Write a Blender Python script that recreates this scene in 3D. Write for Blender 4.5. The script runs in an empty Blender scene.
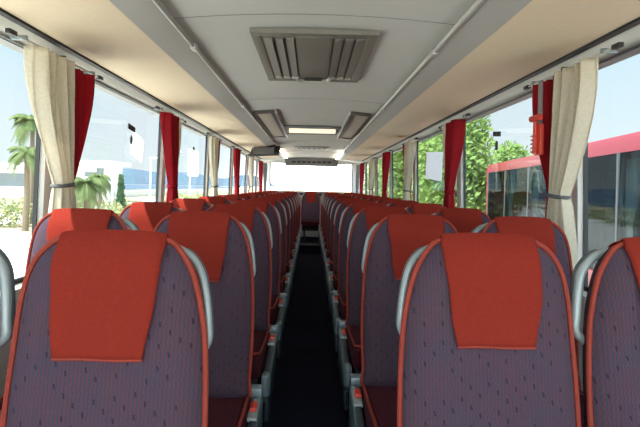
import bpy, bmesh, math, random
from mathutils import Vector, Matrix
from mathutils.bvhtree import BVHTree
R = math.radians
random.seed(7)
COL = bpy.context.scene.collection
SC = bpy.context.scene
EYE = 1.40          # camera height above the aisle floor
F = 474.0           # focal length in pixels of a 640 wide picture
ROLL = R(1.3)

def at(x, y, d):
    """picture point at distance d along the bus -> place in the world"""
    u, v = x - 311.0, y - 187.0
    c, s = math.cos(ROLL), math.sin(ROLL)
    return Vector(((u*c + v*s)*d/F, d, EYE - (-u*s + v*c)*d/F))

# ------------------------------------------------------------------ materials
def newmat(name):
    m = bpy.data.materials.new(name); m.use_nodes = True
    nt = m.node_tree
    return m, nt, nt.nodes['Principled BSDF']

class N:
    """tiny helper to chain nodes"""
    def __init__(s, nt): s.nt = nt
    def node(s, t, **k):
        n = s.nt.nodes.new(t)
        for a, b in k.items(): setattr(n, a, b)
        return n
    def link(s, a, b): s.nt.links.new(a, b)
    def math(s, op, a, b=None, clamp=False):
        n = s.node('ShaderNodeMath', operation=op, use_clamp=clamp)
        for i, v in enumerate((a, b)):
            if v is None: continue
            if isinstance(v, (int, float)): n.inputs[i].default_value = v
            else: s.link(v, n.inputs[i])
        return n.outputs[0]
    def mix(s, f, a, b):
        n = s.node('ShaderNodeMix', data_type='RGBA')
        for sock, v in ((n.inputs['Factor'], f), (n.inputs[6], a), (n.inputs[7], b)):
            if isinstance(v, (int, float)): sock.default_value = v
            elif isinstance(v, tuple): sock.default_value = (*v, 1)
            else: s.link(v, sock)
        return n.outputs[2]
    def noise(s, vec, scale, detail=2.0, rough=.5):
        n = s.node('ShaderNodeTexNoise'); n.inputs['Scale'].default_value = scale
        n.inputs['Detail'].default_value = detail; n.inputs['Roughness'].default_value = rough
        if vec is not None: s.link(vec, n.inputs['Vector'])
        return n.outputs['Fac']
    def coord(s, which='Object'):
        return s.node('ShaderNodeTexCoord').outputs[which]

def mat(name, col, rough=.5, metal=0.0, var=.12, scale=30.0, bump=0.0, spec=.5):
    m, nt, b = newmat(name); h = N(nt)
    b.inputs['Roughness'].default_value = rough; b.inputs['Metallic'].default_value = metal
    b.inputs['Specular IOR Level'].default_value = spec
    f = h.noise(h.coord(), scale, 3)
    c = h.mix(f, tuple(max(0, x*(1-var)) for x in col), tuple(min(1, x*(1+var)) for x in col))
    h.link(c, b.inputs['Base Color'])
    if bump:
        bp = h.node('ShaderNodeBump'); bp.inputs['Strength'].default_value = bump; bp.inputs['Distance'].default_value = .002
        h.link(f, bp.inputs['Height']); h.link(bp.outputs[0], b.inputs['Normal'])
    return m

def fabric_mat(name, ca, cb, tick):
    m, nt, b = newmat(name); h = N(nt)
    b.inputs['Roughness'].default_value = .95; b.inputs['Specular IOR Level'].default_value = .15
    co = h.coord(); sp = h.node('ShaderNodeSeparateXYZ'); h.link(co, sp.inputs[0])
    x, y, z = sp.outputs
    wob = h.math('MULTIPLY', h.math('SINE', h.math('MULTIPLY', z, 330.0)), .9)
    st = h.math('SINE', h.math('ADD', h.math('MULTIPLY', x, 2*math.pi/.0082), wob))
    st = h.math('ADD', h.math('MULTIPLY', st, .5), .5)
    big = h.noise(co, 14, 2)
    st = h.math('ADD', st, h.math('MULTIPLY', h.math('SUBTRACT', big, .5), .6), clamp=True)
    base = h.mix(st, ca, cb)
    # little dark tick marks set out in staggered columns
    u = h.math('DIVIDE', x, .0205); fu = h.math('FLOOR', u)
    zz = h.math('ADD', z, h.math('MULTIPLY', y, -.5))
    v = h.math('ADD', h.math('DIVIDE', zz, .040), h.math('MULTIPLY', fu, .41))
    ru, rv = h.math('SUBTRACT', u, fu), h.math('FRACT', v)
    du = h.math('ABSOLUTE', h.math('SUBTRACT', h.math('ADD', ru, h.math('MULTIPLY', rv, .35)), .66))
    dv = h.math('ABSOLUTE', h.math('SUBTRACT', rv, .5))
    t = h.math('MULTIPLY', h.math('LESS_THAN', du, .11), h.math('LESS_THAN', dv, .125))
    wn_ = h.node('ShaderNodeTexWhiteNoise', noise_dimensions='2D'); cb_ = h.node('ShaderNodeCombineXYZ'); h.link(fu, cb_.inputs[0]); h.link(h.math('FLOOR', v), cb_.inputs[1]); h.link(cb_.outputs[0], wn_.inputs[0])
    t = h.math('MULTIPLY', t, h.math('GREATER_THAN', wn_.outputs['Value'], .35))
    t = h.math('MULTIPLY', t, .6)
    c = h.mix(t, base, tick)
    g = h.noise(co, 420, 2)
    c2 = h.mix(h.math('MULTIPLY', h.math('SUBTRACT', g, .3, True), .45, True), c, (0, 0, 0))
    h.link(c2, b.inputs['Base Color'])
    bp = h.node('ShaderNodeBump'); bp.inputs['Strength'].default_value = .25; bp.inputs['Distance'].default_value = .002
    h.link(st, bp.inputs['Height']); h.link(bp.outputs[0], b.inputs['Normal'])
    return m

def glass_mat(name, tint, refl=.06, rough=0.0):
    m = bpy.data.materials.new(name); m.use_nodes = True; nt = m.node_tree; nt.nodes.clear(); h = N(nt)
    out = h.node('ShaderNodeOutputMaterial'); tr = h.node('ShaderNodeBsdfTransparent'); gl = h.node('ShaderNodeBsdfGlossy')
    nz = h.noise(h.coord(), 1.2, 2)
    c = h.mix(nz, tint, tuple(min(1, t*1.05) for t in tint)); h.link(c, tr.inputs[0])
    gl.inputs['Roughness'].default_value = rough
    lw = h.node('ShaderNodeLayerWeight'); lw.inputs['Blend'].default_value = .12
    fac = h.math('ADD', h.math('MULTIPLY', lw.outputs['Fresnel'], .10), refl*.2, True)
    mx = h.node('ShaderNodeMixShader'); h.link(fac, mx.inputs[0]); h.link(tr.outputs[0], mx.inputs[1]); h.link(gl.outputs[0], mx.inputs[2])
    h.link(mx.outputs[0], out.inputs[0])
    return m

def cloth_mat(name, col, trans=.35):
    m = bpy.data.materials.new(name); m.use_nodes = True; nt = m.node_tree; nt.nodes.clear(); h = N(nt)
    out = h.node('ShaderNodeOutputMaterial'); d = h.node('ShaderNodeBsdfDiffuse'); t = h.node('ShaderNodeBsdfTranslucent')
    f = h.noise(h.coord(), 90, 3)
    c = h.mix(f, tuple(x*.85 for x in col), tuple(min(1, x*1.15) for x in col))
    h.link(c, d.inputs[0]); h.link(c, t.inputs[0])
    mx = h.node('ShaderNodeMixShader'); mx.inputs[0].default_value = trans
    h.link(d.outputs[0], mx.inputs[1]); h.link(t.outputs[0], mx.inputs[2]); h.link(mx.outputs[0], out.inputs[0])
    return m

def emit_mat(name, col, s):
    m, nt, b = newmat(name); h = N(nt)
    f = h.noise(h.coord(), 8, 1)
    c = h.mix(f, tuple(x*.95 for x in col), col); h.link(c, b.inputs['Base Color']); h.link(c, b.inputs['Emission Color'])
    b.inputs['Emission Strength'].default_value = s
    return m

M = {}
M['fabric'] = fabric_mat('seat_fabric', (.104, .042, .053), (.046, .048, .074), (.010, .011, .022))
M['cushion'] = fabric_mat('cushion_fabric', (.095, .012, .018), (.036, .012, .020), (.012, .006, .010))
M['cover'] = mat('headrest_cloth', (.205, .021, .0125), .95, 0, .16, 160, .35, .1)
M['piping'] = mat('piping', (.25, .032, .018), .7, 0, .12, 60, 0, .3)
M['shell'] = mat('seat_back_shell', (.05, .035, .045), .8, 0, .1, 40)
M['handle'] = mat('handle_grey', (.30, .33, .33), .38, .15, .06, 20)
M['handle_dark'] = mat('handle_rubber', (.06, .075, .08), .5, 0, .06, 20)
M['side'] = mat('side_panel_plastic', (.040, .058, .068), .35, 0, .12, 25)
M['side_light'] = mat('bracket_grey', (.22, .27, .295), .35, .2, .08, 40)
M['sidedark'] = mat('skirt_plastic', (.022, .036, .044), .4, 0, .1, 25)
M['siderim'] = mat('panel_rim_plastic', (.10, .145, .16), .35, 0, .1, 25)
M['button'] = mat('button_red', (.62, .05, .03), .35, 0, .06, 30)
M['leg'] = mat('leg_metal', (.03, .035, .04), .5, .4, .1, 30)
M['carpet'] = mat('aisle_carpet', (.020, .021, .034), 1.0, 0, .7, 260, .6, .05)
M['steptrim'] = mat('step_trim', (.16, .16, .17), .5, .3, .1, 30)
M['ceiling'] = mat('ceiling_vinyl', (.55, .55, .51), .75, 0, .04, 6)
M['seam'] = mat('ceiling_seam', (.24, .24, .23), .8, 0, .05, 20)
M['fascia'] = mat('rack_fascia', (.42, .41, .38), .6, 0, .04, 8)
M['beige'] = mat('rack_underside', (.76, .63, .45), .85, 0, .05, 60, .1)
M['black'] = mat('black_trim', (.012, .012, .012), .55, 0, .1, 20)
M['rail'] = mat('rail_aluminium', (.52, .51, .47), .4, .45, .05, 20)
M['white'] = mat('white_lining', (.82, .82, .79), .6, 0, .04, 10)
M['header'] = mat('header_lining', (.62, .62, .57), .6, 0, .05, 10)
M['hatch'] = mat('hatch_plastic', (.165, .15, .125), .55, 0, .05, 12)
M['hatchlight'] = mat('hatch_light_plastic', (.44, .42, .37), .55, 0, .05, 12)
M['dark'] = mat('dark_plastic', (.02, .02, .02), .5, 0, .1, 12)
M['grey'] = mat('grey_plastic', (.20, .20, .20), .5, 0, .08, 12)
M['brown'] = mat('brown_grey_panel', (.085, .07, .06), .6, 0, .08, 12)
M['ductface'] = mat('duct_face', (.42, .37, .30), .6, 0, .05, 20)
M['lamp'] = emit_mat('lamp_diffuser', (1.0, .90, .70), .55)
M['strip'] = emit_mat('added_fill_strip', (1.0, .84, .66), 16.0)  # glow of the strips added for the rear ceiling
M['redcloth'] = cloth_mat('red_curtain', (.40, .024, .034), .45)
M['creamcloth'] = cloth_mat('cream_curtain', (.74, .68, .56), .42)
M['greycloth'] = cloth_mat('grey_curtain', (.33, .34, .36), .3)
M['tie'] = mat('tie_strap', (.10, .10, .10), .8, 0, .1, 40)
M['glass'] = glass_mat('tinted_glass', (.68, .72, .73))
M['clear'] = glass_mat('clear_glass', (.95, .97, .97), .04)
M['orange'] = mat('hammer_plastic', (.60, .055, .03), .4, 0, .06, 30)
M['translucent'] = cloth_mat('sheet_white', (.94, .94, .93), .85)
M['screen'] = mat('monitor_screen', (.10, .11, .115), .25, 0, .05, 8)
M['mon'] = mat('monitor_case', (.09, .088, .082), .5, 0, .05, 8)
# outside
def ground_mat():
    m, nt, b = newmat('dry_ground'); h = N(nt)
    b.inputs['Roughness'].default_value = 1.0
    co = h.coord(); f = h.noise(co, .16, 5, .6); g = h.noise(co, 2.2, 4, .7)
    c = h.mix(f, (.34, .28, .16), (.46, .40, .28)); c = h.mix(h.math('MULTIPLY', h.math('SUBTRACT', g, .45, True), 1.3, True), c, (.15, .16, .07))
    h.link(c, b.inputs['Base Color']); return m
M['ground'] = ground_mat()
M['road'] = mat('pale_road', (.74, .71, .66), .9, 0, .08, 1.5)
M['sea'] = mat('sea_water', (.07, .13, .20), .35, 0, .15, .05)
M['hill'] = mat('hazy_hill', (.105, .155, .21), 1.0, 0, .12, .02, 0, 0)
M['wallw'] = mat('white_render', (.80, .79, .76), .9, 0, .04, 2)
M['winddark'] = mat('dark_window', (.16, .18, .19), .25, 0, .2, .6)
M['trunk'] = mat('bark', (.20, .15, .10), .95, 0, .3, 12, .4)
def leafmat(name, c1, c2, tr=.4):
    m = bpy.data.materials.new(name); m.use_nodes = True; nt = m.node_tree; nt.nodes.clear(); h = N(nt)
    out = h.node('ShaderNodeOutputMaterial'); d = h.node('ShaderNodeBsdfDiffuse'); t = h.node('ShaderNodeBsdfTranslucent')
    c = h.mix(h.noise(h.coord(), 1.7, 3, .7), c1, c2); h.link(c, d.inputs[0]); h.link(c, t.inputs[0])
    mx = h.node('ShaderNodeMixShader'); mx.inputs[0].default_value = tr
    h.link(d.outputs[0], mx.inputs[1]); h.link(t.outputs[0], mx.inputs[2]); h.link(mx.outputs[0], out.inputs[0]); return m
M['leaf'] = leafmat('green_leaves', (.10, .20, .05), (.30, .40, .14))
M['leafpale'] = leafmat('pale_leaves', (.20, .30, .12), (.42, .46, .25))
M['palm'] = leafmat('palm_leaves', (.10, .16, .06), (.28, .33, .16))
M['cypress'] = leafmat('cypress_leaves', (.05, .12, .06), (.12, .20, .10), .2)
M['shrub'] = leafmat('shrub_leaves', (.22, .28, .12), (.48, .46, .26), .3)
M['busred'] = mat('bus_paint_red', (.28, .040, .058), .3, 0, .05, 2)
M['busglass'] = glass_mat('bus_window_glass', (.42, .52, .56), .22)
M['busseat'] = mat('bus_seat_red', (.22, .03, .03), .9, 0, .1, 10)
M['busgrey'] = mat('bus_trim_grey', (.10, .11, .12), .4, 0, .1, 5)
M['tyre'] = mat('tyre_rubber', (.02, .02, .02), .9, 0, .1, 10)

# ------------------------------------------------------------------ mesh helpers
def obj(name, bm, m, parent=None, smooth=True):
    bmesh.ops.recalc_face_normals(bm, faces=bm.faces)
    me = bpy.data.meshes.new(name); bm.to_mesh(me); bm.free()
    if smooth:
        for p in me.polygons: p.use_smooth = True
        try: me.set_sharp_from_angle(angle=R(38))
        except Exception: pass
    me.materials.append(M[m] if isinstance(m, str) else m)
    o = bpy.data.objects.new(name, me); COL.objects.link(o)
    if parent: o.parent = parent
    return o
def tag(o, label=None, cat=None, group=None, kind=None):
    for k, v in (('label', label), ('category', cat), ('group', group), ('kind', kind)):
        if v: o[k] = v
    return o
def thing(name, label, cat, loc=(0, 0, 0), group=None):
    o = bpy.data.objects.new(name, None); COL.objects.link(o); o.location = loc; o.empty_display_size = .1
    return tag(o, label, cat, group)
def struct(name, bm, m, parent=None, smooth=True):
    o = obj(name, bm, m, parent, smooth)
    if not parent: o['kind'] = 'structure'
    return o
def copy_tree(o, parent=None):
    c = o.copy(); COL.objects.link(c)
    if parent: c.parent = parent
    for ch in list(o.children): copy_tree(ch, c)
    return c

def box(bm, x0, x1, y0, y1, z0, z1, bev=0.0, seg=2, mtx=None):
    r = bmesh.ops.create_cube(bm, size=1.0)
    vs = r['verts']
    for v in vs:
        v.co = Vector((x0 + (v.co.x+.5)*(x1-x0), y0 + (v.co.y+.5)*(y1-y0), z0 + (v.co.z+.5)*(z1-z0)))
    if bev > 0:
        es = list({e for v in vs for e in v.link_edges})
        r2 = bmesh.ops.bevel(bm, geom=es, offset=bev, segments=seg, profile=.6, affect='EDGES')
        vs = list({v for f in r2['faces'] for v in f.verts} | {v for v in vs if v.is_valid})
    if mtx is not None:
        for v in vs: v.co = mtx @ v.co
    return vs
def nb(): return bmesh.new()
def boxbm(*a, **k):
    bm = nb(); box(bm, *a, **k); return bm
def extrude_profile(bm, pts, y0, y1, closed=True, cuts=1):
    """pts: (x,z) polygon swept along the bus from y0 to y1"""
    rows = []
    for i in range(cuts+1):
        y = y0 + (y1-y0)*i/cuts
        rows.append([bm.verts.new((p[0], y, p[1])) for p in pts])
    n = len(pts)
    for a, b in zip(rows, rows[1:]):
        for i in range(n if closed else n-1):
            j = (i+1) % n
            bm.faces.new((a[i], a[j], b[j], b[i]))
    if closed:
        bm.faces.new(rows[0]); bm.faces.new(rows[-1])
    return bm
def tube(bm, pts, rad, n=8, closed=False):
    pts = [Vector(p) for p in pts]; rings = []
    k = len(pts); rr = rad if isinstance(rad, (list, tuple)) else [rad]*k
    prev = None
    for i, p in enumerate(pts):
        if closed: t = (pts[(i+1) % k] - pts[i-1])
        else: t = pts[min(i+1, k-1)] - pts[max(i-1, 0)]
        t.normalize()
        if prev is None:
            a = Vector((0, 0, 1)) if abs(t.z) < .9 else Vector((0, 1, 0))
            u = t.cross(a).normalized()
        else:
            u = (prev - t*prev.dot(t)).normalized()
        prev = u; w = t.cross(u)
        rings.append([bm.verts.new(p + (u*math.cos(2*math.pi*q/n) + w*math.sin(2*math.pi*q/n))*rr[i]) for q in range(n)])
    prs = list(zip(rings, rings[1:])) + ([(rings[-1], rings[0])] if closed else [])
    for a, b in prs:
        for q in range(n):
            bm.faces.new((a[q], a[(q+1) % n], b[(q+1) % n], b[q]))
    if not closed:
        bm.faces.new(rings[0]); bm.faces.new(rings[-1])
    return bm
def smooth_poly(pts, per=5, closed=False):
    """Catmull-Rom through the points"""
    P = [Vector(p) for p in pts]; out = []; n = len(P)
    rng = range(n) if closed else range(n-1)
    for i in rng:
        if closed: a, b, c, d = P[i-1], P[i], P[(i+1) % n], P[(i+2) % n]
        else: a, b, c, d = P[max(i-1, 0)], P[i], P[i+1], P[min(i+2, n-1)]
        for k in range(per):
            t = k/per
            out.append(.5*((2*b) + (c-a)*t + (2*a-5*b+4*c-d)*t*t + (3*b-a-3*c+d)*t**3))
    if not closed: out.append(P[-1])
    return out
def cyl(bm, c, r, h, axis='Z', n=20, r2=None):
    m = Matrix.Translation(Vector(c))
    if axis == 'X': m = m @ Matrix.Rotation(R(90), 4, 'Y')
    if axis == 'Y': m = m @ Matrix.Rotation(R(90), 4, 'X')
    bmesh.ops.create_cone(bm, cap_ends=True, segments=n, radius1=r, radius2=r if r2 is None else r2, depth=h, matrix=m)

# ------------------------------------------------------------------ dimensions of the bus
Y0, YB = -1.9, 11.45            # windscreen end and back wall
XW = 1.21                       # side glass
SILL, HEAD = .97, 1.95
PIL = [2.06 + 1.64*k for k in range(6)]
PLAT = .20                      # seat platform above the aisle

# ------------------------------------------------------------------ setting: floor, walls, ceiling
bm = nb()
extrude_profile(bm, [(-1.26, PLAT), (-.25, PLAT), (-.25, 0), (.25, 0), (.25, PLAT), (1.26, PLAT), (1.26, -.1), (-1.26, -.1)], Y0, YB)
box(bm, -.249, .249, 9.95, YB, 0.0, PLAT)
struct('floor', bm, 'carpet', smooth=False)
bm = nb()
box(bm, -.247, .247, 9.925, 9.95, PLAT-.03, PLAT+.006, .004)
struct('trim_1', bm, 'steptrim')

for side, s in (('left', -1), ('right', 1)):
    bm = nb()
    # lower panel, sill ledge and upper lining behind the rack
    pts = [(s*1.30, -.1), (s*1.262, -.1), (s*1.262, PLAT), (s*1.185, PLAT), (s*1.18, .50), (s*1.17, .92), (s*1.175, SILL-.01), (s*1.20, SILL), (s*1.26, SILL), (s*1.28, .5)]
    extrude_profile(bm, pts, Y0, YB)
    w = struct('wall_'+side, bm, 'white')
    # roof side above the windows
    bm = nb()
    extrude_profile(bm, [(s*1.125, 1.998), (s*1.15, 1.975), (s*1.19, 1.955), (s*1.215, HEAD), (s*1.25, HEAD), (s*1.22, 2.2), (s*1.10, 2.24), (s*1.10, 2.01)], Y0, YB)
    obj('header_lining', bm, 'header', w)
    bm = nb(); box(bm, min(s*1.206, s*1.262), max(s*1.206, s*1.262), Y0, YB, HEAD-.004, HEAD-.0005); obj('window_head', bm, 'grey', w)  # grey strip added to darken the brightly lit underside of the header

tn = 2
wn = 1
for side, s in (('left', -1), ('right', 1)):
    edges = [Y0+.08] + PIL
    # pillars
    for k, p in enumerate(PIL):
        bm = nb()
        pts = [(s*1.192, p+.03), (s*1.180, p+.04), (s*1.176, p+.125), (s*1.192, p+.145), (s*1.203, p+.145), (s*1.203, p+.03)]
        # leans in a little towards the roof
        for z0, z1 in ((SILL, HEAD),):
            lo = [bm.verts.new((x+s*.012, y, z0-.01)) for x, y in pts]; hi = [bm.verts.new((x-s*.012, y, z1+.03)) for x, y in pts]
            for i in range(6): bm.faces.new((lo[i], lo[(i+1) % 6], hi[(i+1) % 6], hi[i]))
            bm.faces.new(lo); bm.faces.new(hi)
        o = struct('trim_%d' % tn, bm, 'white', smooth=False); tn += 1
    # windows: pane with black frame
    starts = [Y0+.1] + [p+.14 for p in PIL]; ends = [p+.035 for p in PIL] + [YB-.12]
    for a, b in zip(starts, ends):
        bm = nb()
        lo = s*(XW+.012); hi = s*(XW-.012)
        def pane(y, z, off=0): 
            t = (z-SILL)/(HEAD-SILL); return (lo+(hi-lo)*t + off, y, z)
        q = [pane(a, SILL), pane(b, SILL), pane(b, HEAD), pane(a, HEAD)]
        v1 = [bm.verts.new(x) for x in q]; bm.faces.new(v1)
        w = struct('window_%d' % wn, bm, 'glass', smooth=False); wn += 1
        bm = nb()
        inner = [pane(a+.012, SILL+.02), pane(b-.016, SILL+.02), pane(b-.016, HEAD-.002), pane(a+.012, HEAD-.002)]
        for off0, off1 in ((-s*.014, s*.004),):
            A = [bm.verts.new((x+off0*.6, y, z)) for x, y, z in q]; B = [bm.verts.new((x+off0, y, z)) for x, y, z in inner]
            A2 = [bm.verts.new((x+off1, y, z)) for x, y, z in q]; B2 = [bm.verts.new((x+off1, y, z)) for x, y, z in inner]
            for i in range(4):
                j = (i+1) % 4
                for f in ((A[i], A[j], B[j], B[i]), (A2[i], A2[j], B2[j], B2[i]), (B[i], B[j], B2[j], B2[i]), (A[i], A[j], A2[j], A2[i])): bm.faces.new(f)
        obj('window_frame', bm, 'black', w, smooth=False)

# ceiling, gently arched
bm = nb()
prof = [(x, 2.10 - .035*(x/.62)**2) for x in [i*.0775-.62 for i in range(17)]]
top = [(x, 2.22) for x, z in reversed(prof)]
extrude_profile(bm, prof + top, Y0, YB, cuts=1)
box(bm, -1.27, 1.27, Y0-.08, YB+.06, 2.225, 2.26)
ceil = struct('ceiling', bm, 'ceiling')
for y in (.55, 1.92, 3.75, 7.1, 9.2):
    bm = nb()
    extrude_profile(bm, [(x, z-.0012) for x, z in prof] + [(x, z+.004) for x, z in reversed(prof)], y-.0025, y+.0025)
    obj('ceiling_seam', bm, 'seam', ceil)

for side, s in (('left', -1), ('right', 1)):
    bm = nb(); extrude_profile(bm, [(s*.60, 2.062), (s*.85, 2.035), (s*1.12, 1.99), (s*1.12, 2.05), (s*.60, 2.075)], 10.4, YB)
    obj('rear_cove', bm, 'ceiling', ceil)
# back wall: low panel, upper panel, sides; rear window
bm = nb()
box(bm, -1.26, 1.26, YB, YB+.06, -.1, 1.27)
box(bm, -1.26, -1.0, YB, YB+.06, 1.27, 1.98); box(bm, 1.0, 1.26, YB, YB+.06, 1.27, 1.98)
box(bm, -1.26, 1.26, YB, YB+.06, 1.98, 2.24)
wb = struct('wall_back', bm, 'white', smooth=False)
bm = nb(); box(bm, -1.0, 1.0, YB+.02, YB+.026, 1.27, 1.98)
w = struct('window_%d' % wn, bm, 'clear', smooth=False); wn += 1
bm = nb()
for b in ((-1.0, 1.0, 1.27, 1.29), (-1.0, 1.0, 1.965, 1.98), (-1.0, -.98, 1.29, 1.965), (.98, 1.0, 1.29, 1.965)):
    box(bm, b[0], b[1], YB+.005, YB+.05, b[2], b[3])
obj('window_frame', bm, 'black', w, smooth=False)
# front end behind the camera: dash wall, posts and windscreen
bm = nb()
box(bm, -1.26, 1.26, Y0-.08, Y0, -.1, .36)
box(bm, -1.26, -1.14, Y0-.08, Y0, .36, 2.1); box(bm, 1.14, 1.26, Y0-.08, Y0, .36, 2.1)
box(bm, -1.26, 1.26, Y0-.08, Y0, 2.1, 2.24)
struct('wall_front', bm, 'white', smooth=False)
bm = nb(); box(bm, -1.14, 1.14, Y0-.05, Y0-.044, .36, 2.1)
struct('window_%d' % wn, bm, 'clear', smooth=False)

# dark shelf behind the last seats
tag(obj('parcel_shelf', boxbm(-1.15, 1.15, 11.08, 11.44, 1.20, 1.262, .01), 'black'), 'dark shelf under the rear window behind the last seat row', 'shelf')

# ------------------------------------------------------------------ luggage racks
for side, s in (('left', -1), ('right', 1)):
    t = thing('luggage_rack', 'long overhead luggage rack with beige underside above the %s windows' % side, 'luggage rack', (s*.9, 4.5, 2.0), 'overhead luggage racks')
    ya, yb = Y0+.1, 10.4
    def rp(name, pts, m, par=t, a=ya, b=yb):
        bm = nb(); extrude_profile(bm, [(s*x - t.location.x, z-t.location.z) for x, z in pts], a-t.location.y, b-t.location.y)
        return obj(name, bm, m, par)
    rp('underside_panel', [(.70, 2.018), (.72, 2.014), (.95, 2.004), (1.10, 2.002), (1.098, 2.03), (.70, 2.035)], 'beige')
    rp('fascia', [(.575, 2.050), (.585, 2.046), (.640, 2.032), (.699, 2.017), (.699, 2.036), (.60, 2.062), (.575, 2.062)], 'fascia')
    rp('trim_strip', [(1.101, 2.006), (1.101, 1.992), (1.122, 1.988), (1.124, 2.006)], 'black')
    bm = nb(); L = Vector(t.location)
    tube(bm, [Vector((s*.566, y, 2.046))-L for y in (ya, 3, 6, yb)], .008, 8)
    rl = obj('rail', bm, 'rail', t)
    y = .62
    while y < 10:
        bm = nb(); box(bm, s*.566-.013-L.x, s*.566+.013-L.x, y-.03-L.y, y+.03-L.y, 2.046-.013-L.z, 2.046+.016-L.z, .004)
        obj('rail_joint', bm, 'rail', rl); y += 1.62
    # pale lens of the lighting channel between the lip of the rack and the ceiling
    rp('lighting_lens', [(.572, 2.052), (.586, 2.064), (.60, 2.066), (.60, 2.07), (.565, 2.064)], 'rail')

# ------------------------------------------------------------------ things on the ceiling
def zc(x): return 2.10 - .035*(x/.62)**2
h = thing('roof_hatch', 'brown-grey roof hatch panel with six slanting louvres, nearest on the ceiling', 'roof hatch', (0, 2.55, 2.085))
bm = nb()
for b in ((-.285, .285, -.475, -.43), (-.285, .285, .43, .475), (-.285, -.24, -.43, .43), (.24, .285, -.43, .43)):
    box(bm, b[0], b[1], b[2], b[3], -.014, .012, .005)
obj('frame', bm, 'hatch', h)
obj('lid', boxbm(-.246, .246, -.436, .436, -.010, .012, .003), 'hatch', h)
obj('centre_panel', boxbm(-.085, .085, -.42, .40, -.0145, -.008, .003), 'hatch', h)
for s in (-1, 1):
    for k in range(3):
        x = s*(.112 + k*.050)
        bm = nb()
        pr = [(x-.019, -.009), (x-.019, -.011), (x+.017, -.020 if s < 0 else -.011), (x+.019, -.020 if s < 0 else -.011), (x+.019, -.009)]
        if s > 0: pr = [(x-.019, -.009), (x-.019, -.020), (x-.017, -.020), (x+.019, -.011), (x+.019, -.009)]
        extrude_profile(bm, pr, -.40, .33)
        obj('louvre', bm, 'hatch', h, smooth=False)
        gx0 = x - s*.023; obj('louvre_slot', boxbm(gx0-.005, gx0+.005, -.40, .36, -.0125, -.009, .0), 'dark', h, smooth=False)
        bm = nb(); box(bm, x-.019, x+.019, .345, .395, -.017, -.006, .006); obj('louvre_end', bm, 'hatchlight', h)
bm = nb(); tube(bm, smooth_poly([(-.10, .33, -.018), (-.085, .40, -.022), (0, .415, -.022), (.085, .40, -.022), (.10, .33, -.018)], 5), .012, 8)
hd = obj('handle', bm, 'hatchlight', h)
obj('latch_slot', boxbm(-.055, .055, .355, .395, -.027, -.018, .003), 'dark', h)

c = thing('ceiling_light', 'wide ceiling lamp with a glowing cream lens in the middle of the ceiling', 'ceiling light', (0, 5.55, 2.085))
obj('housing', boxbm(-.36, .36, -.20, .25, -.022, .012, .02, 3), 'grey', c)
obj('frame', boxbm(-.295, .295, -.13, .21, -.050, -.018, .012), 'hatch', c)
bm = nb(); box(bm, -.265, .265, -.160, -.11, -.070, -.022, .006); obj('diffuser', bm, 'lamp', c)

for s, sd in ((-1, 'left'), (1, 'right')):
    c = thing('air_duct_panel', 'framed slanting air duct panel in the ceiling beside the %s luggage rack' % sd, 'air duct panel', (s*.435, 5.3, 2.075), 'ceiling air duct panels')
    mt = Matrix.Rotation(s*R(5), 4, 'Y')
    obj('face', boxbm(-.075, .085, -1.0, 1.0, -.012, .008, .004, mtx=mt), 'ductface', c)
    obj('inner_rim', boxbm(-s*.075-.018, -s*.075+.018, -1.03, 1.03, -.030, .008, .006, mtx=mt), 'brown', c)
    obj('outer_rim', boxbm(s*.088-.010, s*.088+.010, -1.03, 1.03, -.018, .008, .004, mtx=mt), 'brown', c)
    obj('edge_strip', boxbm(-s*.10-.007, -s*.10+.007, -1.03, 1.03, -.028, .012, .003, mtx=mt), 'rail', c)
    for q, y in enumerate((-1.02, 1.02)):
        obj('end_rim', boxbm(-.085, .085, y-.015, y+.015, -.022, .008, .004, mtx=mt), 'brown', c)

c = thing('speaker_grille', 'small dark patterned ceiling grille between the lamp and the rear panel', 'ceiling grille', (0, 8.35, 2.088))
obj('plate', boxbm(-.30, .30, -.28, .28, -.012, .012, .012), 'hatchlight', c)
for x in (-.22, -.13, .13, .22, -.045, .045):
    obj('slot', boxbm(x-.032, x+.032, -.20, .20, -.018, -.010, .003), 'grey', c)

c = thing('rear_ceiling_panel', 'dark grey panel with slots above the rear window', 'ceiling panel', (0, 11.3, 2.02))
obj('panel', boxbm(-.63, .63, -.06, .08, -.12, .06, .012), 'grey', c)
for i in range(8):
    x = -.42 + i*.12
    obj('slot', boxbm(x-.045, x+.045, -.068, -.055, -.05, -.01, .003), 'dark', c)

for s, sd in ((-1, 'left'), (1, 'right')):  # strips added to brighten the rear ceiling; they mimic reflections on the rack ends
    c = thing('added_fill_strip', 'added fill light strip under the rear end of the %s luggage rack lip' % sd, 'added fill light', (s*.60, 9.6, 2.036), 'added rear fill lights')
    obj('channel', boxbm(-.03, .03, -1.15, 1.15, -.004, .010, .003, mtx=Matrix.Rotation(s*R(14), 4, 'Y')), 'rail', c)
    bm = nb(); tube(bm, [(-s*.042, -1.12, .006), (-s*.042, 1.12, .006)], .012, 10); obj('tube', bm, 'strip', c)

# monitor hanging folded below the left rack
c = thing('monitor', 'grey fold-down monitor hanging below the left luggage rack', 'monitor', (-.745, 7.35, 1.996))
mt = Matrix.Rotation(R(24), 4, 'X') @ Matrix.Rotation(R(-4), 4, 'Y')
obj('case', boxbm(-.23, .23, -.03, .30, -.135, -.085, .014, mtx=mt), 'mon', c)
obj('screen', boxbm(-.20, .20, .0, .27, -.138, -.134, .001, mtx=mt), 'screen', c)
obj('hinge', boxbm(-.16, .16, -.02, .03, -.10, .004, .01), 'grey', c)

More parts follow.
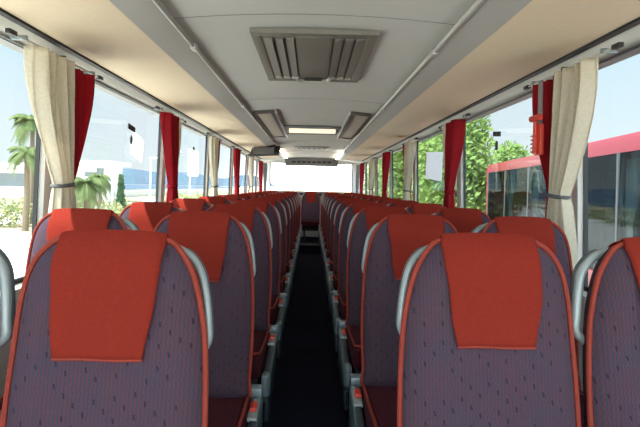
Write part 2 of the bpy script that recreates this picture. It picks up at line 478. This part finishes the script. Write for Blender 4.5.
# ------------------------------------------------------------------ seats
TOPZ = EYE - .108 - PLAT           # top of the backrest above the platform (.192 -> local 1.092)
def zl(z): return EYE + z - PLAT - .011   # height below the eye -> seat local
ZREF = zl(-.20)
LEAN = math.tan(R(7.5))
OUT = [(.0, -.106), (-.06, -.107), (-.112, -.114), (-.14, -.140), (-.168, -.190), (-.188, -.265), (-.198, -.335), (-.204, -.45), (-.205, -.58), (-.20, -.70), (-.19, -.775),
       (0, -.79), (.19, -.775), (.202, -.70), (.206, -.58), (.205, -.45), (.200, -.335), (.195, -.25), (.184, -.185), (.162, -.142), (.125, -.114), (.06, -.107)]
OUT = [(x, zl(z)) for x, z in OUT]
def outline(per=3):
    pts = smooth_poly([(x, 0, z) for x, z in OUT], per, True)
    return [(p.x, p.z) for p in pts]
def lean(y, z): return y + (z - ZREF)*LEAN
def inset(pts, d):
    """move each outline point inward by d"""
    if d > .02:
        zm = zl(-.46)
        return [(x*(1-d/.205), zm + (z-zm)*(1-d/.34)) for x, z in pts]
    n = len(pts); out = []
    for i in range(n):
        a, b = Vector(pts[i-1]), Vector(pts[(i+1) % n])
        t = (b-a).normalized(); nrm = Vector((-t.y, t.x))
        p = Vector(pts[i]); c = Vector((0, zl(-.45)))
        if nrm.dot(c-p) < 0: nrm = -nrm
        q = p + nrm*d
        out.append((q.x, q.y))
    return out
def seat_back_mesh(o2d):
    bm = nb(); rings = []
    for d, y in ((.088, -.0400), (.080, -.0400), (.066, -.0388), (.045, -.035), (.022, -.025), (.008, -.010), (0, .004), (.003, .022), (.012, .045), (.030, .066), (.07, .078)):
        pts = inset(o2d, d) if d else o2d
        rings.append([bm.verts.new((x, lean(y, z), z)) for x, z in pts])
    n = len(o2d)
    for a, b in zip(rings, rings[1:]):
        for i in range(n): bm.faces.new((a[i], a[(i+1) % n], b[(i+1) % n], b[i]))
    for r, yy in ((rings[0], 0), (rings[-1], 0)):
        cz = [zl(-.22), zl(-.34), zl(-.46), zl(-.58), zl(-.68)]
        f = bm.faces.new(r); bmesh.ops.triangulate(bm, faces=[f])
    return bm
def build_seat(name, mirror, aisle):
    """local: x towards the window positive for the right hand side of the picture; faces -y"""
    t = thing(name, '', 'seat', (0, 0, 0), 'bus seats')
    sx = -1 if mirror else 1
    o2d = [(x*sx, z) for x, z in outline()]
    bm = seat_back_mesh(o2d)
    bmesh.ops.recalc_face_normals(bm, faces=bm.faces)
    tree = BVHTree.FromBMesh(bm)
    bt = bm.copy()
    tube(bt, [(x, lean(-.004, z), z) for x, z in inset(o2d, -.001)], .0065, 8, True)
    tree = BVHTree.FromBMesh(bt); bt.free()
    back = obj('backrest', bm, 'fabric', t)
    # piping round the front edge
    bm = nb(); lo = zl(-.77)
    tube(bm, [(x*1.0, lean(-.004, z), z) for x, z in inset(o2d, -.001)], .0065, 8, True)
    obj('piping', bm, 'piping', back)
    # headrest cover: cloth laid over the top, following the backrest
    bm = nb(); cols = []; NU = 25
    cx = .007*sx
    for i in range(NU):
        u = i/(NU-1)*2-1
        prof = []
        zb, zt = zl(-.108-.237), zl(-.120)
        for k in range(18):                      # front
            v = k/17; z = zb + (zt-zb)*v
            hw = .091 + (.113-.091)*min(1, v/.75)
            x = cx + u*hw + .002*math.sin(9*v+u*4)
            hit = tree.ray_cast(Vector((x, -1, z)), Vector((0, 1, 0)))[0]
            if hit: prof.append(Vector((x, hit.y-.0065-.002*math.sin(5*u+7*v)*(1-v), z)))
        x = cx + u*.113
        for k in range(1, 12):                     # over the top
            y = lean(-.016 + .075*k/11, zl(-.11))
            hit = tree.ray_cast(Vector((x, y, 3)), Vector((0, 0, -1)))[0]
            if hit: prof.append(Vector((x, y, hit.z+.0050)))
        for k in range(1, 7):
            z = zl(-.14 - .10*k/6)
            hit = tree.ray_cast(Vector((x, 1, z)), Vector((0, -1, 0)))[0]
            if hit: prof.append(Vector((x, hit.y+.006, z)))
        cols.append(prof)
    m = min(len(c) for c in cols)
    V = [[bm.verts.new(p) for p in c[:m]] for c in cols]
    for a, b in zip(V, V[1:]):
        for k in range(m-1): bm.faces.new((a[k], a[k+1], b[k+1], b[k]))
    cov = obj('headrest_cover', bm, 'cover', t)
    md = cov.modifiers.new('thick', 'SOLIDIFY'); md.thickness = .003; md.offset = 1
    bm = nb()                                     # hem of the cover
    hem = [c[0] + Vector((0, -.0015, 0)) for c in cols]
    tube(bm, hem, .0028, 6)
    obj('hem', bm, 'piping', cov)
    # cushion
    bm = nb()
    vs = box(bm, -.205, .205, -.50, .0, .33, .455, .035, 4)
    for v in vs: v.co.z -= (v.co.y+.5)*.06; v.co.y -= .012
    cu = obj('cushion', bm, 'cushion', t)
    bm = nb()
    y1, y2 = -.05, -.49
    pts = [(x, y, .452-(y+.5)*.06) for x, y in ((-.200, y1), (-.203, -.25), (-.200, y2), (-.17, -.512), (.17, -.512), (.200, y2), (.203, -.25), (.200, y1))]
    tube(bm, pts, .006, 6); obj('piping', bm, 'piping', cu)
    # rear shell
    # grab handle on the shoulder towards the aisle
    bm = nb()
    A = -1*sx; e = 0.0 if aisle else .016
    hp = smooth_poly([(A*.115, lean(.040, zl(-.132)), zl(-.132)), (A*(.150+e*.5), lean(.034, zl(-.150)), zl(-.150)), (A*(.176+e), lean(.028, zl(-.185)), zl(-.185)), (A*(.190+e), lean(.024, zl(-.235)), zl(-.235)), (A*(.198+e), lean(.022, zl(-.29)), zl(-.29)), (A*(.199+e), lean(.024, zl(-.325)), zl(-.325)), (A*.185, lean(.034, zl(-.352)), zl(-.352))], 5)
    tube(bm, hp, [.0085 if aisle else .011]*len(hp), 10)
    gh = obj('grab_handle', bm, 'handle', t)
    bm = nb()
    hp2 = [p + Vector((A*.003, .010, .003)) for p in hp[3:-3]]
    tube(bm, hp2, .006 if aisle else .009, 8); obj('grip_back', bm, 'handle_dark', gh)
    if aisle:
        # side unit along the cushion with bracket, red button and end cap
        def slope(vs):
            for v in vs: v.co.z -= (.04-v.co.y)*.10
        bm = nb(); slope(box(bm, A*.226-.015, A*.226+.015, -.47, .04, .27, .392, .010, 3))
        sp = obj('side_panel', bm, 'side', t)
        bm = nb(); slope(box(bm, A*.2425-.004, A*.2425+.004, -.45, .02, .29, .386, .003)); obj('panel_rim', bm, 'siderim', sp)
        bm = nb(); box(bm, A*.218-.026, A*.218+.026, -.006, .045, .385, .424, .008); obj('bracket', bm, 'side_light', sp)
        bm = nb(); slope(box(bm, A*.224-.019, A*.224+.017, -.150, -.012, .385, .402, .006)); obj('button_plate', bm, 'handle', sp)
        bm = nb(); slope(box(bm, A*.222-.013, A*.222+.013, -.110, -.062, .398, .416, .006)); obj('release_button', bm, 'button', sp)
        bm = nb(); slope(box(bm, A*.222-.010, A*.222+.010, -.048, -.026, .398, .408, .003)); obj('size_tag', bm, 'side_light', sp)
        bm = nb(); slope(box(bm, A*.225-.017, A*.225+.017, -.490, -.440, .300, .400, .012, 3)); obj('end_cap', bm, 'side_light', sp)
        bm = nb(); slope(box(bm, A*.232-.010, A*.232+.010, -.45, .06, .17, .285, .006)); obj('skirt', bm, 'sidedark', sp)
    obj('seat_frame', boxbm(-.19, .19, -.45, .07, .24, .33, .012), 'leg', t)
    for y in (-.36, -.02):
        obj('leg', boxbm(A*.13-.02, A*.13+.02, y-.025, y+.025, 0, .245, .006), 'leg', t)
    obj('lumbar_shell', boxbm(-.17, .17, lean(.075, .42), lean(.095, .42), .33, .52, .008), 'shell', t)
    return t

ORD = ['front', 'second', 'third', 'fourth', 'fifth', 'sixth', 'seventh', 'eighth', 'ninth', 'tenth', 'eleventh', 'twelfth']
protos = {}
def place_seat(side, place, row, x, y, label):
    key = (side, place)
    z0 = PLAT
    if key not in protos:
        o = build_seat('bus_seat', side == 'left', place == 'aisle'); protos[key] = o
    else:
        o = copy_tree(protos[key])
    o.location = (x, y, z0); o['label'] = label
    return o
PITCH = .80
for side, s, d0 in (('left', -1, 1.0), ('right', 1, 1.13)):
    for r in range(12):
        for place, x in (('aisle', .413 if s < 0 else .424), ('window', .866)):
            pos = 'beside the aisle' if place == 'aisle' else 'by the window'
            lab = 'purple seat with red headrest cover %s, %s row on the %s' % (pos, ORD[r], side)
            place_seat(side, place, r, s*x, d0 + .015 + r*PITCH, lab)
rear = [(-.882, 'left', 'window', 'leftmost seat of the last row, in front of the rear window'), (-.445, 'left', 'window', 'second seat from the left in the last row below the rear window'),
        (0, 'right', 'window', 'seat at the end of the aisle below the rear window, dark backrest in full view'), (.445, 'right', 'window', 'second seat from the right in the last row below the rear window'),
        (.882, 'right', 'window', 'rightmost seat of the last row, in front of the rear window')]
for x, side, place, lab in rear:
    place_seat(side, place, 12, x, 10.85, lab)

# ------------------------------------------------------------------ curtains
def curtain_mesh(ya, yb, tie_y, s, xin, ztop, zbot, ztie, folds, seed, tw=.085, bw=.19):
    rnd = random.Random(seed); ph = rnd.random()*6
    bm = nb(); NU, NV = 15*folds, 44; rows = []
    off = rnd.uniform(-.02, .02)
    for j in range(NV+1):
        v = j/NV; z = ztop + (zbot-ztop)*v
        if z >= ztie:
            k = (ztop-z)/(ztop-ztie); k2 = k*k*(3-2*k)*.55 + .45*k**3
            w = (yb-ya)*(1-k2) + tw*k2; cy = (ya+yb)/2*(1-k2) + tie_y*k2
            w *= 1 + .10*math.sin(math.pi*k)
            amp = .031*(1-k2)+.020*k2
        else:
            k = (ztie-z)/(ztie-zbot); k2 = math.sqrt(max(k, 0))
            w = tw + (bw-tw)*k2; cy = tie_y + off*k2; amp = .016 + .012*k2
        row = []
        for i in range(NU+1):
            u = i/NU
            a = 2*math.pi*folds*u + ph
            wob = .35*math.sin(3*v+5*u+ph)
            x = amp*math.sin(a + wob) + .4*amp*math.sin(2.3*a + 4*v)
            y = cy + (u-.5)*w + .25*w/folds*math.sin(a*1+1.2+wob)*.4
            row.append(bm.verts.new((s*(xin + x), y, z + (.006*math.sin(a) if j == NV else 0))))
        rows.append(row)
    for a, b in zip(rows, rows[1:]):
        for i in range(NU): bm.faces.new((a[i], a[i+1], b[i+1], b[i]))
    return bm
PO = ['first', 'second', 'third', 'fourth', 'fifth', 'sixth']
for side, s in (('left', -1), ('right', 1)):
    for k, p in enumerate(PIL):
        near = 'creamcloth' if k % 2 == 0 else 'redcloth'; far = 'redcloth' if k % 2 == 0 else 'creamcloth'
        nm = {'creamcloth': 'cream', 'redcloth': 'dark red'}
        ty = p + .02
        for which, m, ya, yb, xin, t_y in (('near', near, p-.23, p+.03, 1.085, ty), ('far', far, p+.0, p+.27, 1.118, ty+.085)):
            bm = curtain_mesh(ya, yb, t_y, s, xin, 1.925, SILL+.03, 1.385 if which == 'near' else 1.40, 4 if which == 'near' else 3, k*7+int(s*3)+len(which), .105 if which == 'near' else .07, .20 if which == 'near' else .10)
            o = obj('curtain', bm, m)
            o.location = (0, 0, 0)
            tag(o, '%s curtain tied back at the %s pillar of the %s windows' % (nm[m], PO[k], side), 'curtain', '%s side curtains' % side)
            md = o.modifiers.new('thick', 'SOLIDIFY'); md.thickness = .002
            if which == 'near':
                bm = nb(); pts = []
                for i in range(20):
                    a = 2*math.pi*i/20
                    pts.append((s*(xin+.004 + .036*math.sin(a)), t_y + .060*math.cos(a), 1.385 + .006*math.cos(a)))
                tube(bm, pts, .0085, 6, True); obj('tieback', bm, 'tie' if m == 'creamcloth' else 'redcloth', o)
        # short curtain rail with black end pieces
        t = thing('curtain_rail', 'short curtain rail with black ends above the %s pillar, %s side' % (PO[k], side), 'curtain rail', (s*1.10, p+.02, 1.937), 'curtain rails')
        bm = nb(); tube(bm, [(0, -.36, 0), (0, .36, 0)], .005, 8); rr = obj('rod', bm, 'rail', t)
        for y in (-.36, .36): obj('end_stop', boxbm(-.010, .010, y-.022, y+.022, -.009, .009, .003), 'black', t)
        for y in (-.28, .0, .28): obj('bracket', boxbm(-.012, .05, y-.007, y+.007, -.004, .014, .002) if s > 0 else boxbm(-.05, .010, y-.007, y+.007, -.004, .014, .002), 'side_light' if y else 'black', t)
# rear corner curtains
for side, s in (('left', -1), ('right', 1)):
    bm = curtain_mesh(10.75, 11.15, 11.0, s, 1.07, 1.93, 1.0, 1.36, 3, 40+s, .16, .2)
    o = obj('curtain', bm, 'greycloth'); md = o.modifiers.new('thick', 'SOLIDIFY'); md.thickness = .002
    tag(o, 'grey curtain in the rear corner, %s side of the rear window' % side, 'curtain', '%s side curtains' % side)

# emergency hammer on the right, in front of the first red curtain
P = Vector((1.035, 2.17, 1.66))
t = thing('emergency_hammer', 'red emergency hammer in its holder hanging before the dark red curtain', 'emergency hammer', P)
obj('holder', boxbm(-.006, .012, -.030, .030, -.09, .05, .005), 'orange', t)
bm = nb(); tube(bm, [(-.014, 0, -.085), (-.014, 0, 0), (-.014, 0, .07)], [.013, .011, .010], 10); obj('shaft', bm, 'orange', t)
bm = nb(); cyl(bm, (-.014, 0, .078), .015, .075, 'Y', 14); obj('head', bm, 'orange', t)
for k in range(5): obj('grip_ridge', boxbm(-.030, -.010, -.014, .014, -.08+k*.018, -.073+k*.018, .002), 'orange', t)
obj('strap', boxbm(.002, .010, -.016, .016, .05, .25, .002), 'grey', t)

# stickers and white sheets on the side glass
def sheetbm(w, hgt, mt):
    bm = nb(); V = [[bm.verts.new(mt @ Vector((.003*math.sin(3*a/6), (a/6-.5)*w, (b/6-.5)*hgt))) for a in range(7)] for b in range(7)]
    for p, q in zip(V, V[1:]):
        for a in range(6): bm.faces.new((p[a], p[a+1], q[a+1], q[a]))
    return bm
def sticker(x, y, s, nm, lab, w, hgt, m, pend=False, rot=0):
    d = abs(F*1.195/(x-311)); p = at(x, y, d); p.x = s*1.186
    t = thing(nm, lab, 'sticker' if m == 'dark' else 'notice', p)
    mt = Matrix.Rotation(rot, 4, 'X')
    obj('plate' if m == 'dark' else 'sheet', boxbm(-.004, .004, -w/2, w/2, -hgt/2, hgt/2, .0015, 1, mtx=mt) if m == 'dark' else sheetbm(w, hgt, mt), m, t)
    if pend:
        bm = nb(); pts = [(0, .02*math.cos(a)*.8, -.075+.03*math.sin(a)) for a in [i*math.pi/8 for i in range(16)]]
        vs = [bm.verts.new((-.004, b, c)) for a, b, c in pts]; v2 = [bm.verts.new((.004, b, c)) for a, b, c in pts]
        bm.faces.new(vs); bm.faces.new(v2)
        for i in range(16): bm.faces.new((vs[i], vs[(i+1) % 16], v2[(i+1) % 16], v2[i]))
        obj('tag', bm, m, t)
    return t
sticker(129, 128, -1, 'window_sticker', 'small black marker with hanging tag on the left window after the first pillar', .115, .035, 'dark', True, R(-8))
sticker(497, 134, 1, 'window_sticker', 'small black marker with hanging tag on the right window before the red bus', .115, .032, 'dark', True, R(6))
sticker(192, 150, -1, 'window_sticker', 'tiny black marker on the left window after the second pillar', .05, .06, 'dark')
sticker(135, 147, -1, 'white_sheet', 'white sheet on the left window below the black marker', .22, .16, 'translucent', False, R(-14))
sticker(192, 163, -1, 'white_sheet', 'white sheet on the left window after the second pillar', .42, .26, 'translucent')
sticker(434, 166, 1, 'white_sheet', 'white sheet on the right window before the green trees', .62, .27, 'translucent', False, R(4))

# ------------------------------------------------------------------ outside
GZ = -1.15
bm = nb()
v = [bm.verts.new(p) for p in ((-260, -120, GZ), (260, -120, GZ), (260, 320, GZ), (-260, 320, GZ))]; bm.faces.new(v)
struct('ground', bm, 'ground', smooth=False)
bm = nb()
v = [bm.verts.new(p) for p in ((-24, -60, GZ+.02), (-17, -60, GZ+.02), (-17, 200, GZ+.02), (-24, 200, GZ+.02))]; bm.faces.new(v)
v = [bm.verts.new(p) for p in ((-13, -60, GZ+.02), (9, -60, GZ+.02), (9, 200, GZ+.02), (-13, 200, GZ+.02))]; bm.faces.new(v)
struct('road', bm, 'road', smooth=False)
bm = nb()
v = [bm.verts.new(p) for p in ((-900, -300, GZ+.1), (-75, -300, GZ+.1), (-60, 700, GZ+.1), (-900, 700, GZ+.1))]; bm.faces.new(v)
struct('sea', bm, 'sea', smooth=False)
# hazy ridge across the water
bm = nb(); rows = []
rnd = random.Random(3)
for i in range(61):
    a = i/60; y = -300 + a*1750; x = -800 + 660*a**1.2
    hh = (7 + .018*max(y, 0))*(1 + .22*math.sin(a*19) + .12*math.sin(a*53+1) + rnd.uniform(-.05, .05))
    rows.append([bm.verts.new((x-90, y, GZ)), bm.verts.new((x-30, y, GZ+hh)), bm.verts.new((x-10, y, GZ+hh*.8)), bm.verts.new((x+40, y, GZ))])
for a, b in zip(rows, rows[1:]):
    for i in range(3): bm.faces.new((a[i], a[i+1], b[i+1], b[i]))
struct('hills', bm, 'hill')

def leaf_blob(bm, c, rx, ry, rz, n, size, rnd, shell=.55):
    for _ in range(n):
        while True:
            p = Vector((rnd.uniform(-1, 1), rnd.uniform(-1, 1), rnd.uniform(-1, 1)))
            if shell < p.length < 1: break
        q = Vector((c[0]+p.x*rx, c[1]+p.y*ry, c[2]+p.z*rz))
        u = Vector((rnd.gauss(0, 1), rnd.gauss(0, 1), rnd.gauss(0, 1))).normalized()
        w = u.orthogonal().normalized()
        sz = size*rnd.uniform(.6, 1.4)
        vs = [bm.verts.new(q+u*sz), bm.verts.new(q+w*sz*.55), bm.verts.new(q-u*sz), bm.verts.new(q-w*sz*.55)]
        bm.faces.new(vs)
def tree(name, x, y, hgt, rad, m, label, cat='tree', n=1500, size=.22, trunk=.35, blobs=6, seed=0, group=None, low=.3):
    rnd = random.Random(seed)
    t = thing(name, label, cat, (x, y, GZ), group)
    bm = nb()
    for b in range(blobs):
        a = rnd.uniform(0, 6.28); rr = rad*.55*math.sqrt(rnd.random())
        z = hgt*(low + (1-low)*rnd.uniform(.2, .82))
        leaf_blob(bm, (rr*math.cos(a), rr*math.sin(a), z), rad*.6, rad*.6, hgt*(1-low)*.28, n//blobs, size, rnd, .35)
    obj('crown', bm, m, t, smooth=False)
    bm = nb(); th = hgt*(low+.25)
    tube(bm, [(0, 0, -.1), (.05, .02, th*.4), (-.04, .05, th)], [trunk*.5, trunk*.38, trunk*.25], 8)
    for b in range(4):
        a = b*1.6+rnd.random(); tube(bm, [(0, .03, th*.7), (rad*.3*math.cos(a), rad*.3*math.sin(a), th*1.15)], [trunk*.2, trunk*.08], 6)
    obj('trunk', bm, 'trunk', t)
    return t
def palm(x, y, hgt, rad, label, seed, group='palm trees'):
    rnd = random.Random(seed); t = thing('palm_tree', label, 'palm tree', (x, y, GZ), group)
    bm = nb()
    for f in range(38):
        a = rnd.uniform(0, 6.28); up = rnd.uniform(-.6, 1.1); L = rad*rnd.uniform(.8, 1.15)
        d = Vector((math.cos(a), math.sin(a), 0)); sd = Vector((-d.y, d.x, 0))
        def spine(q): return d*(L*q*(1-.25*q)) + Vector((0, 0, hgt + L*(up*q*.8 - .75*q*q)))
        for k in range(1, 17):
            q = k/17; p = spine(q); t2 = (spine(q+.05)-p).normalized(); ln = L*.34*math.sin(math.pi*min(.97, .15+q*.82))
            for sg in (-1, 1):
                tip = p + (sd*sg*.75 + t2*.6 + Vector((0, 0, -.45)))*ln; wv = t2*(.035*L)
                bm.faces.new([bm.verts.new(x) for x in (p-wv, p+wv, tip)])
        q8 = [spine(k/8) for k in range(9)]
        tube(bm, q8, [.02*L*(1-.08*k) for k in range(9)], 4)
    obj('fronds', bm, 'palm', t, smooth=False)
    bm = nb(); tube(bm, [(0, 0, -.1), (.05, 0, hgt*.5), (0, .03, hgt)], [.17, .13, .11], 9); obj('trunk', bm, 'trunk', t)
    return t
def gx(px, d): return (px-311)*d/F
# left: palms, cypress, scrub
palm(gx(31, 28), 28, 6.1, 1.45, 'tall palm by the near left window beyond the cream curtain', 1)
palm(gx(26, 24), 24, 4.0, 1.25, 'second palm close behind the tall palm on the left', 2)
palm(gx(86, 26), 26, 2.5, 1.5, 'short bushy palm between the cream and red curtains on the left', 3)
palm(gx(100, 44), 44, 3.0, 1.6, 'small distant palm beside the white building', 4)
t = thing('cypress_tree', 'narrow dark green cypress seen through the left window', 'tree', (gx(121, 34), 34, GZ))
bm = nb(); rnd = random.Random(5)
for i in range(9): leaf_blob(bm, (0, 0, .3+i*.32), .42-.03*i, .42-.03*i, .35, 110, .10, rnd, .3)
obj('crown', bm, 'cypress', t, smooth=False); bm = nb(); tube(bm, [(0, 0, -.1), (0, 0, 2.5)], [.1, .04], 7); obj('trunk', bm, 'trunk', t)
k = 0
for px, d, hh, rr in ((8, 26, 1.8, 1.6), (42, 30, 1.6, 1.5), (72, 33, 1.5, 1.4), (108, 30, 1.3, 1.3), (134, 38, 1.3, 1.8), (146, 36, 1.1, 1.5), (168, 42, 1.4, 1.7), (186, 44, 1.6, 1.6), (200, 50, 1.6, 1.7), (216, 55, 1.8, 2.2), (228, 62, 2.0, 2.4)):
    tree('shrub', gx(px, d), d, hh, rr, 'shrub', 'olive-green %s shrub of the hedge beyond the left windows, counted from the front' % (PO+['seventh', 'eighth', 'ninth', 'tenth', 'eleventh'])[k], 'shrub', 500, .12, .08, 5, 60+k, 'shrubs beyond the left windows', .0); k += 1
# white building
def building(x0, x1, y, z1, dep, label, floors):
    t = thing('building', label, 'building', ((x0+x1)/2, y, GZ))
    w = (x1-x0)/2
    obj('wall', boxbm(-w, w, 0, dep, 0, z1-GZ, .05, 1), 'wallw', t, False)
    obj('roof_slab', boxbm(-w-.9, w+.9, -1.3, dep+.8, z1-GZ, z1-GZ+.45, .05, 1), 'wallw', t, False)
    for q in range(floors):
        zb = (z1-GZ) - 1.5 - q*2.9
        n = max(2, int((x1-x0)/3.2))
        for i in range(n):
            xa = -w + .5 + i*(2*w-1)/n
            wd = obj('window', boxbm(xa, xa+(2*w-1)/n-.35, -.06, .05, zb-.1, zb+1.05, .02, 1), 'winddark', t, False)
    obj('balcony_slab', boxbm(-w-.7, w+.3, -1.2, .1, z1-GZ-2.6, z1-GZ-2.2, .04, 1), 'wallw', t, False)
a, b = at(62, 160, 62), at(112, 162, 62)
building(gx(50, 62), gx(110, 62), 62, at(90, 161, 62).z-.45, 4, 'white flat-roofed building with a dark window band beyond the left curtains', 1)
building(gx(-60, 40), gx(28, 40), 42, at(12, 164, 40).z-.3, 8, 'low white building behind the palms at the far left', 1)
# white boundary wall and lamp posts
t = tag(obj('boundary_wall', boxbm(-33.4, -33.1, 25, 140, GZ, GZ+1.25, .03, 1), 'wallw', None, False), 'long low white wall across the field beyond the left windows', 'wall')
for i, (px, d, top, lab) in enumerate(((113, 40, 172, 'beside the cypress'), (151, 46, 158, 'left of the second red curtain'), (190, 52, 176, 'beyond the third left window'))):
    p = at(px, top, d)
    t = thing('street_lamp', 'thin white lamp post %s' % lab, 'street lamp', (p.x, d, GZ), 'white lamp posts')
    bm = nb(); tube(bm, [(0, 0, 0), (0, 0, p.z-GZ)], [.11, .07], 8); obj('pole', bm, 'wallw', t)
    obj('lamp_head', boxbm(-.12, .7, -.12, .12, p.z-GZ-.06, p.z-GZ+.08, .03), 'wallw', t)
# right: green trees
for i, (px, d, hh, rr, m, lab) in enumerate((
    (386, 27, 5.2, 1.3, 'leaf', 'deepest'), (397, 22, 5.6, 1.5, 'leafpale', 'second deepest'), (415, 20, 5.6, 1.4, 'leaf', 'middle'),
    (440, 17.5, 6.2, 1.5, 'leaf', 'fourth'), (458, 14, 6.0, 1.35, 'leaf', 'tall nearest'))):
    tree('leafy_tree', gx(px, d), d, hh, rr, m, '%s green tree beyond the right windows, behind the red bus' % lab if i < 4 else 'tall green tree beside the far end of the red bus', 'tree', 6500, .095, .3, 11, 20+i, 'trees beyond the right windows', .18)
for i, (px, d) in enumerate(((470, 12.4), (449, 11.9), (430, 12.4))):
    tree('shrub', gx(px, d), d, 1.7, .55, 'shrub', 'yellow-green shrub under the trees on the right, %s from the red bus' % ('first', 'second', 'third')[i], 'shrub', 700, .10, .08, 5, 90+i, 'shrubs beyond the right windows', .0)
tree('leafy_tree', gx(540, 30), 34, 6.0, 2.0, 'leaf', 'green treetop peeping over the roof of the red bus', 'tree', 1600, .2, .3, 7, 35, None, .3)

# red bus parked alongside, turned a little away
bx = thing('red_bus', 'red coach with large dark windows parked outside on the right', 'bus', (4.35, 11.8, GZ))
bx.rotation_euler = (0, 0, R(-8.7))
X0, X1 = 0.0, 2.5; YA, YE = -11.6, 0.0
bm = nb()
extrude_profile(bm, [(X0+.02, .35), (X0, 1.2), (X0, 1.62), (X1, 1.62), (X1, .35)], YA, YE); obj('body', bm, 'busred', bx, False)
bm = nb()
extrude_profile(bm, [(X0+.03, 3.00), (X0+.04, 3.12), (X0+.08, 3.20), (X0+.35, 3.26), (1.25, 3.29), (X1-.35, 3.26), (X1-.10, 3.20), (X1-.03, 3.00)], YA, YE); obj('roof', bm, 'busred', bx)
obj('far_side', boxbm(X1-.14, X1-.05, YA+.1, YE-.1, 1.62, 3.00), 'busgrey', bx, False)
obj('saloon_floor', boxbm(X0+.10, X1-.14, YA+.1, YE-.1, 1.25, 1.30), 'busgrey', bx, False)
for i in range(13):
    y = YA + .7 + i*.82
    for x in (.36, .80):
        bm = nb(); box(bm, x-.21, x+.21, y, y+.11, 1.35, 2.18, .05, 3); sb = obj('seat_back', bm, 'busseat', bx)
for i in range(7):
    ya = YA + .06 + i*(YE-YA-.22)/7; yb = YA + .06 + (i+1)*(YE-YA-.22)/7 - .035
    bm = nb()
    q = [(X0+.004, ya, 1.63), (X0+.004, yb, 1.63), (X0+.03, yb, 2.995), (X0+.03, ya, 2.995)]
    A = [bm.verts.new(p) for p in q]; B = [bm.verts.new((p[0]+.05, p[1], p[2])) for p in q]
    bm.faces.new(A); bm.faces.new(B)
    for k in range(4): bm.faces.new((A[k], A[(k+1) % 4], B[(k+1) % 4], B[k]))
    obj('side_window', bm, 'busglass', bx, False)
    if i < 6:
        cm = curtain_mesh(yb-.22, yb+.25, yb+.02, 1, X0+.13, 2.93, 1.64, 2.2, 4, 300+i, .12, .24); obj('curtain', cm, 'creamcloth', bx)
    obj('window_post', boxbm(X0+.01, X0+.06, yb, yb+.035, 1.62, 3.00), 'busgrey', bx, False)
obj('end_panel', boxbm(X0+.01, X1-.02, YE-.16, YE+.02, .4, 3.15, .05), 'busred', bx)
obj('stripe', boxbm(X0-.012, X0+.02, YA, YE, 1.30, 1.37), 'wallw', bx, False)
for y in (-9.0, -2.6):
    bm = nb(); cyl(bm, (X0+.12, y, .48), .48, .28, 'X', 28); wh = obj('wheel', bm, 'tyre', bx)
    bm = nb(); cyl(bm, (X0-.03, y, .48), .26, .06, 'X', 20); obj('hub', bm, 'rail', wh)

# ------------------------------------------------------------------ light
w = bpy.data.worlds.new('World'); SC.world = w; w.use_nodes = True; nt = w.node_tree; nt.nodes.clear(); h = N(nt)
out = h.node('ShaderNodeOutputWorld'); bg = h.node('ShaderNodeBackground'); h.link(bg.outputs[0], out.inputs[0])
sp = h.node('ShaderNodeSeparateXYZ'); h.link(h.coord('Generated'), sp.inputs[0])
el = h.math('MAXIMUM', sp.outputs[2], 0.0)
rp_ = h.node('ShaderNodeValToRGB'); h.link(el, rp_.inputs[0])
cr = rp_.color_ramp
cr.elements[0].position = 0.0; cr.elements[0].color = (.98, 1.07, 1.09, 1)
cr.elements[1].position = .40; cr.elements[1].color = (.62, .88, 1.03, 1)
cl = h.noise(h.coord('Generated'), 2.6, 5, .6)
col = h.mix(h.math('MULTIPLY', h.math('SUBTRACT', cl, .52, True), 2.2, True), rp_.outputs[0], (1.0, 1.0, 1.0))
h.link(col, bg.inputs[0])
yy = sp.outputs[1]
back = h.math('MULTIPLY', h.math('POWER', h.math('MAXIMUM', yy, 0.0), 220.0), 9.0)
front = h.math('MULTIPLY', h.math('POWER', h.math('MAXIMUM', h.math('MULTIPLY', yy, -1.0), 0.0), 1.5), 5.0)
st = h.math('ADD', 1.0, h.math('ADD', back, front))
h.link(st, bg.inputs[1])
sun = bpy.data.lights.new('sun', 'SUN'); sun.energy = 14.0; sun.angle = R(.6); sun.color = (1.0, .95, .86)
so = bpy.data.objects.new('sun', sun); COL.objects.link(so)
d = Vector((.45, .22, -.86)); so.rotation_euler = d.to_track_quat('-Z', 'Y').to_euler(); so.location = (-20, -8, 25)

# ------------------------------------------------------------------ camera
cam = bpy.data.cameras.new('camera'); co = bpy.data.objects.new('camera', cam); COL.objects.link(co)
cam.sensor_width = 36; cam.lens = F/640*36; cam.clip_start = .02; cam.clip_end = 3000
cam.shift_x = 9/640; cam.shift_y = -26.5/640
co.matrix_world = Matrix.Translation((0, 0, EYE)) @ Matrix.Rotation(R(90), 4, 'X') @ Matrix.Rotation(ROLL, 4, 'Z')
SC.camera = co
SC.view_settings.view_transform = 'Standard'; SC.view_settings.look = 'None'
SC.view_settings.gamma = 1.0; SC.view_settings.use_curve_mapping = False
SC.view_settings.exposure = 0.35
SC.cycles.max_bounces = 10; SC.cycles.diffuse_bounces = 6; SC.cycles.transparent_max_bounces = 16
SC.cycles.sample_clamp_indirect = 6.0
